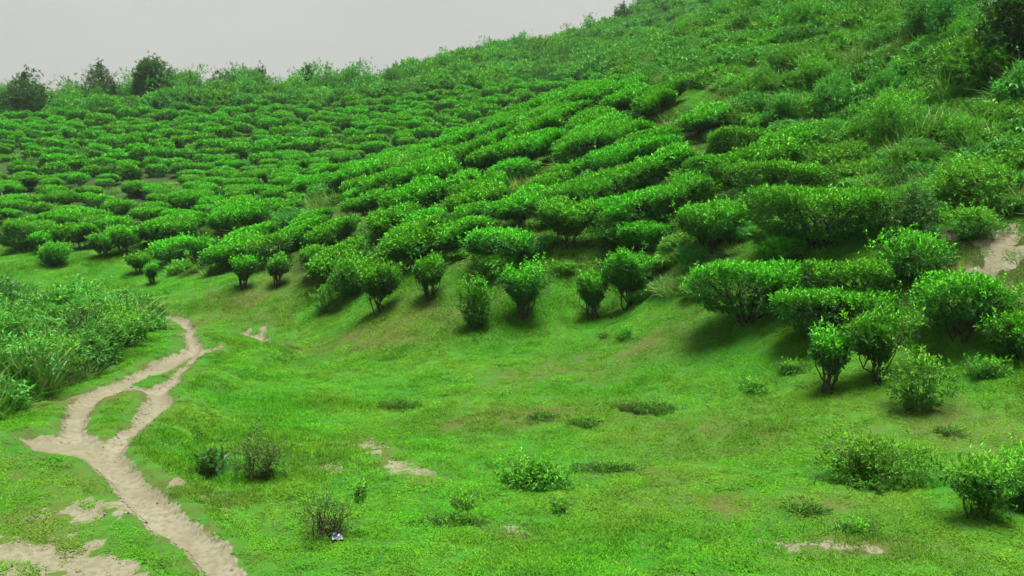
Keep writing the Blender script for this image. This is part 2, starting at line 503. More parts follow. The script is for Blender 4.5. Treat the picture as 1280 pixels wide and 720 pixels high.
# ------------------------------------------------------------------ ground sheet and trails
def spaced(segments):
    out = [segments[0][0]]
    for a, b, n in segments:
        out += list(np.linspace(a, b, n + 1)[1:])
    return np.array(out)
xs = spaced([(-260, -100, 12), (-100, -40, 40), (-40, -15, 50), (-15, -8, 70), (-8, 9, 230), (9, 16, 70), (16, 40, 50), (40, 100, 40), (100, 260, 12)])
ys = spaced([(-60, -5, 10), (-5, 7, 30), (7, 18, 150), (18, 30, 130), (30, 50, 110), (50, 110, 120), (110, 190, 40), (190, 320, 10)])
tx, ty = np.meshgrid(xs, ys, indexing='ij')
f_tr, f_wp, f_dry, f_d = dirt_fields(tx, ty)
tz = height(tx, ty, f_d)
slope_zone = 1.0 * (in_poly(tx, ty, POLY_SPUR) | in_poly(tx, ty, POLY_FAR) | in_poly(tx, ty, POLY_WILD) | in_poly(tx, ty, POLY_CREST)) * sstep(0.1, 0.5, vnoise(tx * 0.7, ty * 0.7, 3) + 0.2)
nx, ny = len(xs), len(ys)
idx = np.arange(nx * ny).reshape(nx, ny)
quads = np.stack([idx[:-1, :-1], idx[1:, :-1], idx[1:, 1:], idx[:-1, 1:]], -1).reshape(-1, 4)
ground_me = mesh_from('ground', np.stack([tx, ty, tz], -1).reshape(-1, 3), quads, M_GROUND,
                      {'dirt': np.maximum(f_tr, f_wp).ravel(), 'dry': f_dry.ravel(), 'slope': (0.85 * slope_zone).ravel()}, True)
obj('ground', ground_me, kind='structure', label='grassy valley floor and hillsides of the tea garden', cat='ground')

class Surf:                                   # quick height look-up on the finished ground mesh
    @staticmethod
    def z(x, y):
        x, y = np.asarray(x, float), np.asarray(y, float)
        i = np.clip(np.searchsorted(xs, x) - 1, 0, nx - 2)
        j = np.clip(np.searchsorted(ys, y) - 1, 0, ny - 2)
        fx, fy = (x - xs[i]) / (xs[i + 1] - xs[i]), (y - ys[j]) / (ys[j + 1] - ys[j])
        return (tz[i, j] * (1 - fx) + tz[i + 1, j] * fx) * (1 - fy) + (tz[i, j + 1] * (1 - fx) + tz[i + 1, j + 1] * fx) * fy
    @staticmethod
    def normal(x, y, e=0.3):
        dx = (Surf.z(x + e, y) - Surf.z(x - e, y)) / (2 * e)
        dy = (Surf.z(x, y + e) - Surf.z(x, y - e)) / (2 * e)
        return unit(np.stack([-dx, -dy, np.ones_like(dx)], -1))

def drape(name, pts_list, label):
    """A trodden trail as a thin sheet laid 4 mm over the ground, ragged at its borders."""
    P = np.array([p[:2] for t in pts_list for p in t])
    x0, y0 = P.min(0) - 0.8
    x1, y1 = P.max(0) + 0.8
    gx, gy = np.arange(x0, x1, 0.05), np.arange(y0, y1, 0.05)
    X, Y = np.meshgrid(gx, gy, indexing='ij')
    n1, n2 = fbm(X * 1.6, Y * 1.6, 5, 4), fbm(X * 6.0, Y * 6.0, 9, 3)
    d = np.full(X.shape, 9.0)
    for t in pts_list:
        d = np.minimum(d, seg_dist(X, Y, t))
    inside = (d + 0.05 * n1 + 0.05 * n2) < -0.005
    cell = inside[:-1, :-1] & inside[1:, :-1] & inside[1:, 1:] & inside[:-1, 1:]
    ii = np.arange(X.size).reshape(X.shape)
    q = np.stack([ii[:-1, :-1], ii[1:, :-1], ii[1:, 1:], ii[:-1, 1:]], -1)[cell]
    used, inv = np.unique(q, return_inverse=True)
    xv, yv = X.ravel()[used], Y.ravel()[used]
    zv = Surf.z(xv, yv) + 0.006
    me = mesh_from(name, np.stack([xv, yv, zv], -1), inv.reshape(q.shape), M_PATH, None, True)
    return obj(name, me, kind='structure', label=label, cat='path')
drape('path', [TRAILS[0], TRAILS[1], TRAILS[2], TRAILS[3], TRAILS[6]], 'pale sandy footpath winding and forking past the thicket')
drape('path', [TRAILS[4], TRAILS[5], TRAILS[7]], 'short bare sandy stretch of trail on the grassy shoulder')

# ------------------------------------------------------------------ plant-building blocks (numpy)
def leaf_quads(P, D, L, W, rs, up=1.0, fold=0.22, droop=0.12):
    """A pointed leaf folded along its midrib for each base point: 4 vertices, 2 triangles."""
    n = len(P)
    ref = unit(rs.normal(0, 0.45, (n, 3)) + np.array([0, 0, up]))
    side = unit(np.cross(D, ref))
    nrm = unit(np.cross(side, D))
    L, W = L[:, None], W[:, None]
    mid = P + D * L * 0.45
    V = np.stack([P, mid + side * W * 0.5 + nrm * W * fold, P + D * L - nrm * L * droop, mid - side * W * 0.5 + nrm * W * fold], 1)
    T = np.array([[0, 1, 2], [0, 2, 3]])
    faces = (np.arange(n)[:, None, None] * 4 + T[None]).reshape(-1, 3)
    return V.reshape(-1, 3), faces

def shoots(S, N, k, L, W, rs, spread=(25, 75), young=None, dead=0.0, gap=0.015, up=1.0):
    """k leaves round each shoot tip S pointing along N."""
    n = len(S)
    t1 = unit(np.cross(N, unit(rs.normal(0, 1, (n, 3)))))
    t2 = np.cross(N, t1)
    Ps, Ds, Ls, Ws, C = [], [], [], [], []
    sr = rs.rand(n)
    for j in range(k):
        az = 2.4 * j + rs.rand(n) * 0.9
        th = R(spread[0]) + (R(spread[1]) - R(spread[0])) * (j / max(k - 1, 1)) + rs.normal(0, 0.15, n)
        D = N * np.cos(th)[:, None] + (t1 * np.cos(az)[:, None] + t2 * np.sin(az)[:, None]) * np.sin(th)[:, None]
        Ps.append(S - N * (gap * j))
        Ds.append(unit(D))
        s = 0.65 + 0.6 * rs.rand(n)
        Ls.append(L * s)
        Ws.append(W * s)
        y = (young if young is not None else np.zeros(n)) * (1.0 if j < 3 else 0.6)
        C.append(np.stack([np.clip(0.6 * rs.rand(n) + 0.4 * sr, 0, 1), np.clip(y, 0, 1), (rs.rand(n) < dead).astype(float)], -1))
    V, Fc = leaf_quads(np.concatenate(Ps), np.concatenate(Ds), np.concatenate(Ls), np.concatenate(Ws), rs, up)
    return V, Fc, np.repeat(np.concatenate(C), 4, 0)

def profile_points(prof, n, rs, side=1.0):
    """Random points (r, z) and outward normals on a profile line, spread evenly over the turned surface."""
    p = np.array(prof, float)
    a, b = p[:-1], p[1:]
    ln = np.linalg.norm(b - a, axis=1)
    w = ln * np.maximum((a[:, 0] + b[:, 0]) / 2, 0.02)
    w = w * np.where((a[:, 1] + b[:, 1]) / 2 < .74, side, 1.0)
    seg = rs.choice(len(ln), n, p=w / w.sum())
    u = rs.rand(n)[:, None]
    q = a[seg] * (1 - u) + b[seg] * u
    tdir = (b - a)[seg] / ln[seg][:, None]
    return q, np.stack([tdir[:, 1], -tdir[:, 0]], -1)

def lumpy(phi, z, rs, n=9, amp=0.12):
    n = n * 2
    out = np.zeros_like(phi)
    for _ in range(n):
        a, zc, s = rs.rand() * 6.283, rs.rand(), rs.normal(0, 1)
        out += s * np.exp(-(1 - np.cos(phi - a)) * 9.0 - ((z - zc) / 0.35) ** 2)
    return 1 + amp * out

def tubes(lines, sides=5):
    """Tapered tubes along polylines [(points, radii)]: vertices and quads."""
    VV, FF, off = [], [], 0
    for pts, rad in lines:
        pts = np.asarray(pts, float)
        d = unit(np.gradient(pts, axis=0))
        ref = np.array([0.31, 0.17, 0.93]) if abs(d[0][2]) < 0.9 else np.array([1.0, 0.1, 0.0])
        s = unit(np.cross(d, ref))
        t = np.cross(d, s)
        a = np.arange(sides) * 2 * math.pi / sides
        ring = pts[:, None] + (s[:, None] * np.cos(a)[None, :, None] + t[:, None] * np.sin(a)[None, :, None]) * np.asarray(rad)[:, None, None]
        m = len(pts)
        VV.append(ring.reshape(-1, 3))
        i = np.arange(m - 1)[:, None] * sides
        j = np.arange(sides)[None]
        jn = (j + 1) % sides
        FF.append((np.stack([i + j, i + jn, i + sides + jn, i + sides + j], -1) + off).reshape(-1, 4))
        off += m * sides
    return np.concatenate(VV), np.concatenate(FF)

def limb(a, b, rs, n=5, wob=0.08, sag=0.0):
    a, b = np.asarray(a, float), np.asarray(b, float)
    t = np.linspace(0, 1, n)[:, None]
    ln = np.linalg.norm(b - a)
    p = a * (1 - t) + b * t + rs.normal(0, wob * ln, (n, 3)) * np.sin(t * math.pi)
    p[:, 2] += sag * ln * (t[:, 0] * (1 - t[:, 0]))
    return p

PROF = {   # (radius, height) from the underside round the rim to the top, both 0..1
    'table': [(0.30, 0.36), (0.65, 0.42), (0.92, 0.56), (1.0, 0.70), (0.95, 0.84), (0.74, 0.95), (0.38, 1.0), (0.0, 1.0)],
    'hedge': [(0.30, 0.24), (0.66, 0.25), (0.90, 0.40), (1.0, 0.60), (1.0, 0.80), (0.93, 0.92), (0.75, 0.98), (0.4, 1.0), (0.0, 1.0)],
    'vase': [(0.15, 0.40), (0.45, 0.46), (0.75, 0.58), (0.98, 0.74), (1.0, 0.85), (0.85, 0.95), (0.5, 1.0), (0.0, 1.0)],
    'ball': [(0.25, 0.10), (0.75, 0.22), (1.0, 0.45), (0.95, 0.70), (0.65, 0.90), (0.30, 0.98), (0.0, 1.0)],
    'low': [(0.60, 0.00), (1.0, 0.20), (0.95, 0.50), (0.70, 0.80), (0.35, 0.97), (0.0, 1.0)],
    'cone': [(0.55, 0.05), (1.0, 0.20), (0.90, 0.42), (0.62, 0.66), (0.34, 0.86), (0.0, 1.0)],
}

def crown_mesh(name, seed, rx, ry, h, prof, n_shoots, k, L, W, mat, amp=0.12, depth=0.10, tilt=0.6, spread=(25, 75), dead=0.0, young=1.0, stray=0.0):
    rs = RS(seed)
    q, nn = profile_points(PROF[prof], n_shoots, rs, {'hedge': .45, 'table': .45, 'vase': .55}.get(prof, 1.0))
    phi = rs.rand(n_shoots) * 2 * math.pi
    # elongated plan: superellipse-like so long bushes keep full ends
    m = lumpy(phi, q[:, 1], rs, 10, amp)
    inn = 1 - np.minimum(rs.exponential(depth, n_shoots), 0.6)
    if stray > 0:
        m = m * (1 + stray * (rs.rand(n_shoots) < 0.12) * rs.rand(n_shoots))
    r = q[:, 0] * m * inn
    topn = 0.07 * np.sin(phi * 2 + rs.rand() * 6) * q[:, 0] + 0.05 * np.sin(phi * 3 + rs.rand() * 6) * q[:, 0]
    z = (q[:, 1] * (1 + topn) + (m - 1) * (0.2 if prof in ('hedge', 'table') else 0.35) * q[:, 1]) * h
    z = z - (1 - inn) * 0.4 * h * (q[:, 1] > 0.6) + rs.normal(0, 0.012, n_shoots)
    z = np.maximum(z + rs.exponential(.018, n_shoots) * (q[:, 1] > .7), 0.04)
    cx, sx = np.cos(phi), np.sin(phi)
    if prof in ('hedge', 'table'):                             # clipped bushes are squarer in plan
        cx, sx = np.sign(cx) * np.abs(cx) ** .75, np.sign(sx) * np.abs(sx) ** .75
    S = np.stack([r * cx * rx, r * sx * ry, z], -1)
    N = np.stack([nn[:, 0] * np.cos(phi), nn[:, 0] * np.sin(phi), nn[:, 1]], -1)
    flush_lit = np.clip(N[:, 2] * 1.1 + 0.05, 0, 1) * np.clip(0.45 + 0.9 * rs.rand(n_shoots), 0, 1) * young  # paler facing upwards: young flush, strengthened to paint in lit tops
    N = unit(N * 0.7 + np.array([0, 0, tilt]) + rs.normal(0, 0.30, (n_shoots, 3)))
    V, Fc, C = shoots(S, N, k, L, W, rs, spread, flush_lit, dead)
    return mesh_from(name, V, Fc, mat, {'lc': C})

def stems_mesh(name, seed, rx, ry, h, n_main, r0, mat, lo=0.45, foot=0.06, sub=3, reach=0.8, sides=5):
    rs = RS(seed)
    lines = []
    for i in range(n_main):
        a = 2 * math.pi * (i + 0.6 * rs.rand()) / n_main
        b = np.array([math.cos(a) * foot * rs.rand(), math.sin(a) * foot * rs.rand(), -0.08])
        rr = (0.35 + 0.5 * rs.rand()) * reach
        e = np.array([math.cos(a) * rx * rr * 0.7, math.sin(a) * ry * rr * 0.7, h * (lo + 0.2 * rs.rand())])
        p = limb(b, e, rs, 5, 0.07, -0.15)
        lines.append((p, np.linspace(r0, r0 * 0.55, 5) * (0.7 + 0.5 * rs.rand())))
        for _ in range(sub):
            a2 = a + rs.normal(0, 0.7)
            r2 = min(rr + 0.15 + 0.35 * rs.rand(), 0.95)
            e2 = np.array([math.cos(a2) * rx * r2, math.sin(a2) * ry * r2, h * (0.72 + 0.22 * rs.rand())])
            st = p[rs.randint(2, 5)]
            lines.append((limb(st, e2, rs, 4, 0.08), np.linspace(r0 * 0.5, r0 * 0.15, 4)))
    V, Fc = tubes(lines, sides)
    return mesh_from(name, V, Fc, mat, None, True)

def blades(n, radius, h, w, rs, lean=0.5, bend=0.35, seg=1, dead=0.0, young=0.5):
    """Upright grass blades round the origin; seg=1: one triangle, seg>1: a curved strip ending in a point."""
    a, rr = rs.rand(n) * 6.283, radius * np.sqrt(rs.rand(n))
    B = np.stack([np.cos(a) * rr, np.sin(a) * rr, np.full(n, -0.012)], -1)
    la = rs.rand(n) * 6.283
    le = lean * (0.25 + rs.rand(n))
    d = np.stack([np.cos(la) * le, np.sin(la) * le, np.ones(n)], -1)
    d = unit(d)
    sd = unit(np.cross(d, np.stack([np.cos(la + rs.normal(0, 0.8, n)), np.sin(la), np.zeros(n)], -1)))
    H = h * (0.55 + 0.6 * rs.rand(n))
    Wd = w * (0.7 + 0.6 * rs.rand(n))
    Vs, Fs = [], []
    rows = []
    for s in range(seg + 1):
        t = s / seg
        c = B + d * (H * t)[:, None]
        c[:, 0] += d[:, 0] * H * bend * t * t * 2
        c[:, 1] += d[:, 1] * H * bend * t * t * 2
        c[:, 2] -= H * bend * t * t * np.minimum(le * 1.2, 0.9)
        if s < seg:
            wd = Wd * (1 - 0.6 * t ** 2) * 0.5
            rows += [c - sd * wd[:, None], c + sd * wd[:, None]]
        else:
            rows += [c]
    V = np.stack(rows, 1)                    # n, 2*seg+1, 3
    kk = 2 * seg + 1
    tri = []
    for s in range(seg):
        if s < seg - 1:
            tri += [[2 * s, 2 * s + 1, 2 * s + 3], [2 * s, 2 * s + 3, 2 * s + 2]]
        else:
            tri += [[2 * s, 2 * s + 1, 2 * s + 2]]
    Fc = (np.arange(n)[:, None, None] * kk + np.array(tri)[None]).reshape(-1, 3)
    C = np.stack([rs.rand(n), young * rs.rand(n), (rs.rand(n) < dead).astype(float)], -1)
    return V.reshape(-1, 3), Fc, np.repeat(C, kk, 0)

def join(parts):
    V, Fc, C, off = [], [], [], 0
    for v, f, c in parts:
        V.append(v); Fc.append(f + off); C.append(c)
        off += len(v)
    return np.concatenate(V), np.concatenate(Fc), np.concatenate(C)

# ------------------------------------------------------------------ scatter of uncountable growth (one object, kind stuff)
def scatter(name, P, rot, scl, pick, protos, label, cat, extra=None):
    me = bpy.data.meshes.new(name)
    me.vertices.add(len(P))
    me.vertices.foreach_set('co', np.asarray(P, np.float32).ravel())
    for an, av, typ in (('rot', rot, 'FLOAT_VECTOR'), ('scl', scl, 'FLOAT_VECTOR')):
        a = me.attributes.new(an, typ, 'POINT')
        a.data.foreach_set('vector', np.asarray(av, np.float32).ravel())
    a = me.attributes.new('pick', 'INT', 'POINT')
    a.data.foreach_set('value', np.asarray(pick, np.int32))
    for an, av in (extra or {}).items():
        a = me.attributes.new(an, 'FLOAT', 'POINT')
        a.data.foreach_set('value', np.asarray(av, np.float32))
    o = obj(name, me, kind='stuff', label=label, cat=cat)
    ng = bpy.data.node_groups.new(name + '_nodes', 'GeometryNodeTree')
    ng.interface.new_socket('Geometry', in_out='INPUT', socket_type='NodeSocketGeometry')
    ng.interface.new_socket('Geometry', in_out='OUTPUT', socket_type='NodeSocketGeometry')
    N, Lk = ng.nodes, ng.links
    gi, go = N.new('NodeGroupInput'), N.new('NodeGroupOutput')
    iop = N.new('GeometryNodeInstanceOnPoints')
    jn = N.new('GeometryNodeJoinGeometry')
    for i, pm in enumerate(protos):
        po = bpy.data.objects.new(name + '_source', pm)       # never linked: only a source of shape
        oi = N.new('GeometryNodeObjectInfo')
        oi.inputs['Object'].default_value = po
        oi.inputs['As Instance'].default_value = True
        Lk.new(oi.outputs['Geometry'], jn.inputs[0])
    def na(nm, typ):
        nd = N.new('GeometryNodeInputNamedAttribute')
        nd.data_type = typ
        nd.inputs['Name'].default_value = nm
        return nd.outputs['Attribute']
    e2r = N.new('FunctionNodeEulerToRotation')
    Lk.new(na('rot', 'FLOAT_VECTOR'), e2r.inputs[0])
    Lk.new(gi.outputs[0], iop.inputs['Points'])
    Lk.new(jn.outputs[0], iop.inputs['Instance'])
    iop.inputs['Pick Instance'].default_value = True
    Lk.new(na('pick', 'INT'), iop.inputs['Instance Index'])
    Lk.new(e2r.outputs[0], iop.inputs['Rotation'])
    Lk.new(na('scl', 'FLOAT_VECTOR'), iop.inputs['Scale'])
    Lk.new(iop.outputs[0], go.inputs[0])
    md = o.modifiers.new('scatter', 'NODES')
    md.node_group = ng
    return o

def tilt_rot(x, y, rs, lean=0.7):
    """Euler angles: turned at random, leaning with the slope."""
    nrm = Surf.normal(x, y)
    yaw = rs.rand(len(x)) * 6.283
    c, s = np.cos(yaw), np.sin(yaw)
    # rotate about z first (object space), then lean: XYZ euler applied as Rz*Ry*Rx, so give the lean in the turned frame
    lx, ly = nrm[:, 0] * c + nrm[:, 1] * s, -nrm[:, 0] * s + nrm[:, 1] * c
    return np.stack([-np.arcsin(np.clip(ly, -.95, .95)) * lean, np.arcsin(np.clip(lx, -.95, .95)) * lean, yaw], -1)


# ------------------------------------------------------------------ prototypes
TEA = []
for i in range(9):
    rx, ry, h = [(.60, .48, .66), (.54, .48, .64), (.70, .50, .70), (.50, .48, .60), (.64, .54, .72), (.58, .44, .58), (.76, .50, .68), (.56, .46, .66), (.62, .50, .62)][i]
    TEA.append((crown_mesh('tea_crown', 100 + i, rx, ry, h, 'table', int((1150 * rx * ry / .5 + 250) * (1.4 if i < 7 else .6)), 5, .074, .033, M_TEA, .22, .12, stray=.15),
                stems_mesh('tea_stems', 140 + i, rx, ry, h, 6, .018, M_BARK, .42)))
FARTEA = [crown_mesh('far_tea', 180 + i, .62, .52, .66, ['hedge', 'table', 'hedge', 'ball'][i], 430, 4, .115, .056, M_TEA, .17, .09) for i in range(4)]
SHRUB = []
for i in range(6):
    mt = [M_WILD, M_WILD, M_BLUE, M_WILD, M_BLUE, M_DARK][i]
    SHRUB.append((crown_mesh('shrub_foliage', 200 + i, .80, .75, 1.15, 'low' if i % 2 else 'ball', 1000, 5, .098, .042, mt, .50, .28, .5, (20, 85), .03, .9, .6),
                  stems_mesh('shrub_stems', 210 + i, .7, .65, 1.1, 7, .016, M_TWIG, .4, .10, 3)))
SCRUB = [crown_mesh('scrub', 220 + i, .9, .85, 1.15, ['ball', 'low', 'ball', 'low'][i], 420, 4, .19, .085, [M_BLUE, M_WILD, M_BLUE, M_BLUE][i], .32, .15, .6, (20, 85), .02, .8, .4) for i in range(4)]
def weed_mesh(seed, mat, leafy, n_st, h, dead):
    rs = RS(seed)
    parts = []
    n = n_st * leafy
    if n:
        a, rr = rs.rand(n) * 6.283, .34 * np.sqrt(rs.rand(n))
        lump = .6 + .5 * vnoise(np.cos(a) * rr * 7 + seed, np.sin(a) * rr * 7, seed)
        z = h * lump * rs.rand(n) ** .6
        S = np.stack([np.cos(a) * rr * (1 + .4 * z), np.sin(a) * rr * (1 + .4 * z), z], -1)
        N = unit(np.stack([np.cos(a) * .5, np.sin(a) * .5, np.ones(n)], -1) + rs.normal(0, .45, (n, 3)))
        parts.append(shoots(S, N, 4, .085, .038, rs, (30, 90), rs.rand(n) * .9, dead))
    parts.append(blades(150 if leafy else 300, .36, h * 1.15, .012, rs, .7, .4, 2, dead * 3, .8))
    V, Fc, C = join(parts)
    return mesh_from('weeds', V, Fc, mat, {'lc': C})
WEED = [weed_mesh(240, M_WILD, 8, 40, .38, .03), weed_mesh(241, M_WILD, 5, 40, .30, .06), weed_mesh(242, M_WILD, 0, 0, .42, .10),
        weed_mesh(243, M_BLUE, 8, 36, .45, .02), weed_mesh(244, M_REED, 0, 0, .36, .06)]
def reed_mesh(seed):
    rs = RS(seed)
    V, Fc, C = blades(120, .34, 1.02, .027, rs, .38, .45, 4, .08, .5)
    return mesh_from('reed_blades', V, Fc, M_REED, {'lc': C})
REED = [reed_mesh(260 + i) for i in range(4)]
def turf_mesh(seed, n, h, w, radius):
    rs = RS(seed)
    V, Fc, C = blades(n, radius, h, w, rs, .8, .3, 1, 0, 1.0)
    m = 26                                                       # low clover-like leaves between the blades
    a, rr = rs.rand(m) * 6.283, radius * np.sqrt(rs.rand(m))
    S = np.stack([np.cos(a) * rr, np.sin(a) * rr, .3 * h * rs.rand(m)], -1)
    N = unit(np.stack([np.zeros(m), np.zeros(m), np.ones(m)], -1) + rs.normal(0, .3, (m, 3)))
    V, Fc, C = join([(V, Fc, C), shoots(S, N, 3, .022, .014, rs, (50, 90), rs.rand(m))])
    return mesh_from('turf', V, Fc, M_GRASS, {'lc': C})
TURF = [turf_mesh(280 + i, 170, [.045, .05, .06, .075, .04][i], .0105, .19) for i in range(5)]

# ------------------------------------------------------------------ placing single plants
def thing(name, label, cat, group, x, y, parts, yaw=0.0, scale=(1, 1, 1), sink=0.02, lean=(0, 0), slope_lean=0.0):
    e = obj(name, None, None, (x, y, float(Surf.z(x, y)) - sink), label, cat, group, None, (lean[0], lean[1], yaw), scale)
    e.empty_display_size = 0.2
    if slope_lean:                            # the clipped table follows the fall of the ground along the row
        dx, dy = math.cos(yaw), math.sin(yaw)
        along = (float(Surf.z(x + dx, y + dy)) - float(Surf.z(x - dx, y - dy))) / 2
        across = (float(Surf.z(x - dy, y + dx)) - float(Surf.z(x + dy, y - dx))) / 2
        e.rotation_euler = (math.atan(across) * .45 * slope_lean, -math.atan(along) * slope_lean, yaw)
    for pn, me in parts:
        obj(pn, me, e)
    return e

TAKEN = []                                     # (x, y, radius) of hand-placed plants, kept free by the rows
def boxed(px, py):
    return on_ground(px, py)

def hand(label, px, base, w, h, kind, seed, cat='tea bush', name='tea_bush', group=None, deep=0.8, mat=M_TEA, leaf=.070, dens=1.0, yaw=0.0, young=1.0, tilt=0.0):
    """A plant of its own, grown to the width and height it has in the photo."""
    x, y = boxed(px, base)
    m = y / F
    rx, hh = w * m / 2 * (.97 if kind == 'hedge' else .94), h * m * (.97 if kind == 'hedge' else .95)
    ry = max(rx * deep, .25)
    y = y + ry * .25
    area = rx * ry
    n = int(dens * (1350 * area + 620 * (rx + ry) * hh) * (.08 / max(leaf, .05)) ** 1.7)
    wild = cat != 'tea bush'
    clipped = kind in ('hedge', 'table')
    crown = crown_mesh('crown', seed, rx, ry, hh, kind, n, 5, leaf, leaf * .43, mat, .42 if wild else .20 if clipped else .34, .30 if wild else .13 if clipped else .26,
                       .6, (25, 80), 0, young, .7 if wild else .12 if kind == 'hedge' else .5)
    if wild:
        trunk = stems_mesh('stems', seed + 1, rx, ry, hh, 14, .007, M_TWIG, .5, .14, 3, 1.0, 4)
    else:
        trunk = stems_mesh('trunk', seed + 1, rx, ry, hh, 8 if kind == 'hedge' else 6, .034 if kind == 'hedge' else .022 if kind != 'ball' else .014, M_BARK, .45, .09, 4)
    TAKEN.append((x, y, min(rx, ry * 1.3) * .8 + .35))
    return thing(name, label, cat, group, x, y, [('crown', crown), ('stems' if wild else 'trunk', trunk)], yaw, slope_lean=tilt)

# the bushes that stand out one by one
hand('long flat-topped tea bush on dark trunks where the lawn meets the slope', 938, 412, 158, 76, 'hedge', 1001, deep=.5)
hand('domed tea bush grown into the back end of the long flat-topped one', 1058, 398, 136, 68, 'hedge', 1003, deep=.5)
hand('low wide tea hedge with dark shade beneath, in front of the domed bush', 1042, 424, 172, 58, 'hedge', 1005, deep=.42)
hand('largest tea hedge with bright top and dark open underside, on the slope below the weeds', 1027, 314, 176, 74, 'hedge', 1007, deep=.6)
hand('broad tea bush on several bare trunks beside the sandy trail end', 1207, 432, 132, 86, 'table', 1009)
hand('leafy low tea bush half hidden beside the broad many-trunked bush', 1272, 446, 75, 58, 'ball', 1011)
hand('small rounded tea bush tucked below the largest hedge', 981, 334, 72, 36, 'low', 1013)
hand('loose pale green tea bush between the sandy trail end and the domed bush', 1140, 352, 108, 58, 'ball', 1015, dens=.8)
hand('round tea bush left of the largest hedge, its skirt in shadow', 890, 322, 92, 62, 'table', 1017)
hand('dark-sided tea bush just above the largest hedge', 985, 256, 116, 50, 'hedge', 1019)
hand('bright-topped tea bush highest in the corner of the planted slope', 927, 211, 98, 44, 'hedge', 1021)
hand('small domed tea bush under the bright-topped corner bush', 892, 234, 70, 34, 'hedge', 1023)
hand('small neat tea bush set alone above the forked bushes', 806, 327, 78, 40, 'table', 1025)
hand('longest level tea hedge in the rows above the neat lone bush', 800, 297, 124, 48, 'hedge', 1101, deep=.55, yaw=R(15), tilt=.7)
hand('tilted long tea hedge above the longest level one', 765, 260, 150, 42, 'hedge', 1103, deep=.5, yaw=R(20), tilt=.8)
hand('thick dark-fronted tea hedge in the upper rows next to the black gap', 802, 224, 130, 46, 'hedge', 1105, deep=.55, yaw=R(15), tilt=.8)
hand('bright domed tea bush between the long hedges and the round bush', 862, 268, 90, 40, 'hedge', 1107, yaw=R(15), tilt=.7)
hand('slanting tea hedge climbing to the weedy edge of the upper rows', 745, 212, 104, 44, 'hedge', 1109, deep=.5, yaw=R(22), tilt=.9)
hand('umbrella-shaped tea bush showing a single dark trunk', 710, 322, 86, 60, 'vase', 1027)
hand('tall vase-shaped tea bush with forked pale stems on the lawn edge', 787, 391, 80, 74, 'vase', 1029)
hand('slim tea bush leaning against the forked vase-shaped one', 741, 404, 54, 62, 'vase', 1031)
hand('goblet-shaped tea bush with one bare trunk on the lawn edge', 655, 405, 66, 68, 'vase', 1033)
hand('narrow straggly tea bush leafy down to its foot', 595, 417, 46, 72, 'ball', 1035, dens=.7)
hand('thin small tea bush behind the narrow straggly one', 535, 380, 52, 56, 'vase', 1037, dens=.8)
hand('arching tea bush over a dark hollow with one thick stem', 474, 394, 64, 62, 'vase', 1039)
hand('rounded tea bush on the eroded bank beside the arching one', 437, 378, 54, 54, 'ball', 1041)
hand('wide tea bush over bare ground above the goblet-shaped one', 622, 338, 96, 46, 'table', 1043)
hand('little tree-shaped tea bush on the dry bank by the trail', 303, 363, 38, 40, 'vase', 1045)
hand('dark slim tea bush next to the little tree-shaped one', 346, 359, 32, 38, 'vase', 1047)
hand('spreading tea bush on the dry bank with a brushy skirt', 396, 352, 50, 40, 'table', 1049)
hand('tea bush with a dark trunk at the foot of the rows', 252, 339, 46, 42, 'vase', 1051)
hand('tiny leggy tea bush alone on the grass beyond the trail', 189, 354, 18, 26, 'vase', 1053)
hand('open tea bush with bare stems beyond the trail', 172, 342, 34, 24, 'vase', 1055)
hand('round tea bush standing clear on the grass behind the thicket', 66, 333, 42, 30, 'ball', 1057)
hand('broad dark tea bush at the end of the rows behind the thicket', 27, 313, 78, 38, 'hedge', 1059)
hand('pale tea bush at the foot of the rows behind the thicket', 127, 323, 38, 30, 'table', 1061)
hand('twin-headed tea bush at the foot of the rows behind the thicket', 152, 320, 38, 34, 'table', 1063)
hand('light green young tea bush on a short pale stump, out on the lawn', 1040, 491, 66, 80, 'vase', 1065, dens=.8)
hand('bushy tea bush on a thick dark stump, out on the lawn', 1099, 482, 88, 90, 'vase', 1067)
hand('low thorny-looking shrub of bare upright stems near the two stumpy bushes', 1151, 516, 78, 76, 'ball', 1069, 'shrub', 'shrub', dens=.45, mat=M_WILD)
hand('wide sprawling leafy shrub lying low on the lawn', 1092, 607, 158, 62, 'low', 1071, 'shrub', 'shrub', dens=.55, mat=M_WILD, leaf=.06)
hand('fan-shaped shrub of thin stems over a black patch of shade', 1226, 652, 116, 82, 'vase', 1073, 'shrub', 'shrub', dens=.6, mat=M_WILD, leaf=.06)
hand('leafy shrub crowding the fan-shaped one', 1285, 640, 90, 84, 'ball', 1075, 'shrub', 'shrub', dens=.6, mat=M_WILD, leaf=.06)
hand('bright leafy plant alone in the middle of the lawn', 668, 610, 74, 36, 'low', 1077, 'plant', 'leafy_plant', dens=1.1, mat=M_WILD, leaf=.055)
hand('thin weedy shrub with upright seedy stems by the path', 325, 596, 78, 58, 'ball', 1079, 'shrub', 'shrub', dens=.30, mat=M_DRYL, leaf=.05)
hand('dark broad-leaved plant beside the thin weedy shrub', 258, 584, 42, 34, 'low', 1081, 'plant', 'leafy_plant', dens=.35, mat=M_DARK, leaf=.11)
hand('brown half-dead shrub of fine twigs near the litter', 408, 664, 92, 54, 'ball', 1083, 'shrub', 'shrub', dens=.40, mat=M_DRYL, leaf=.04)
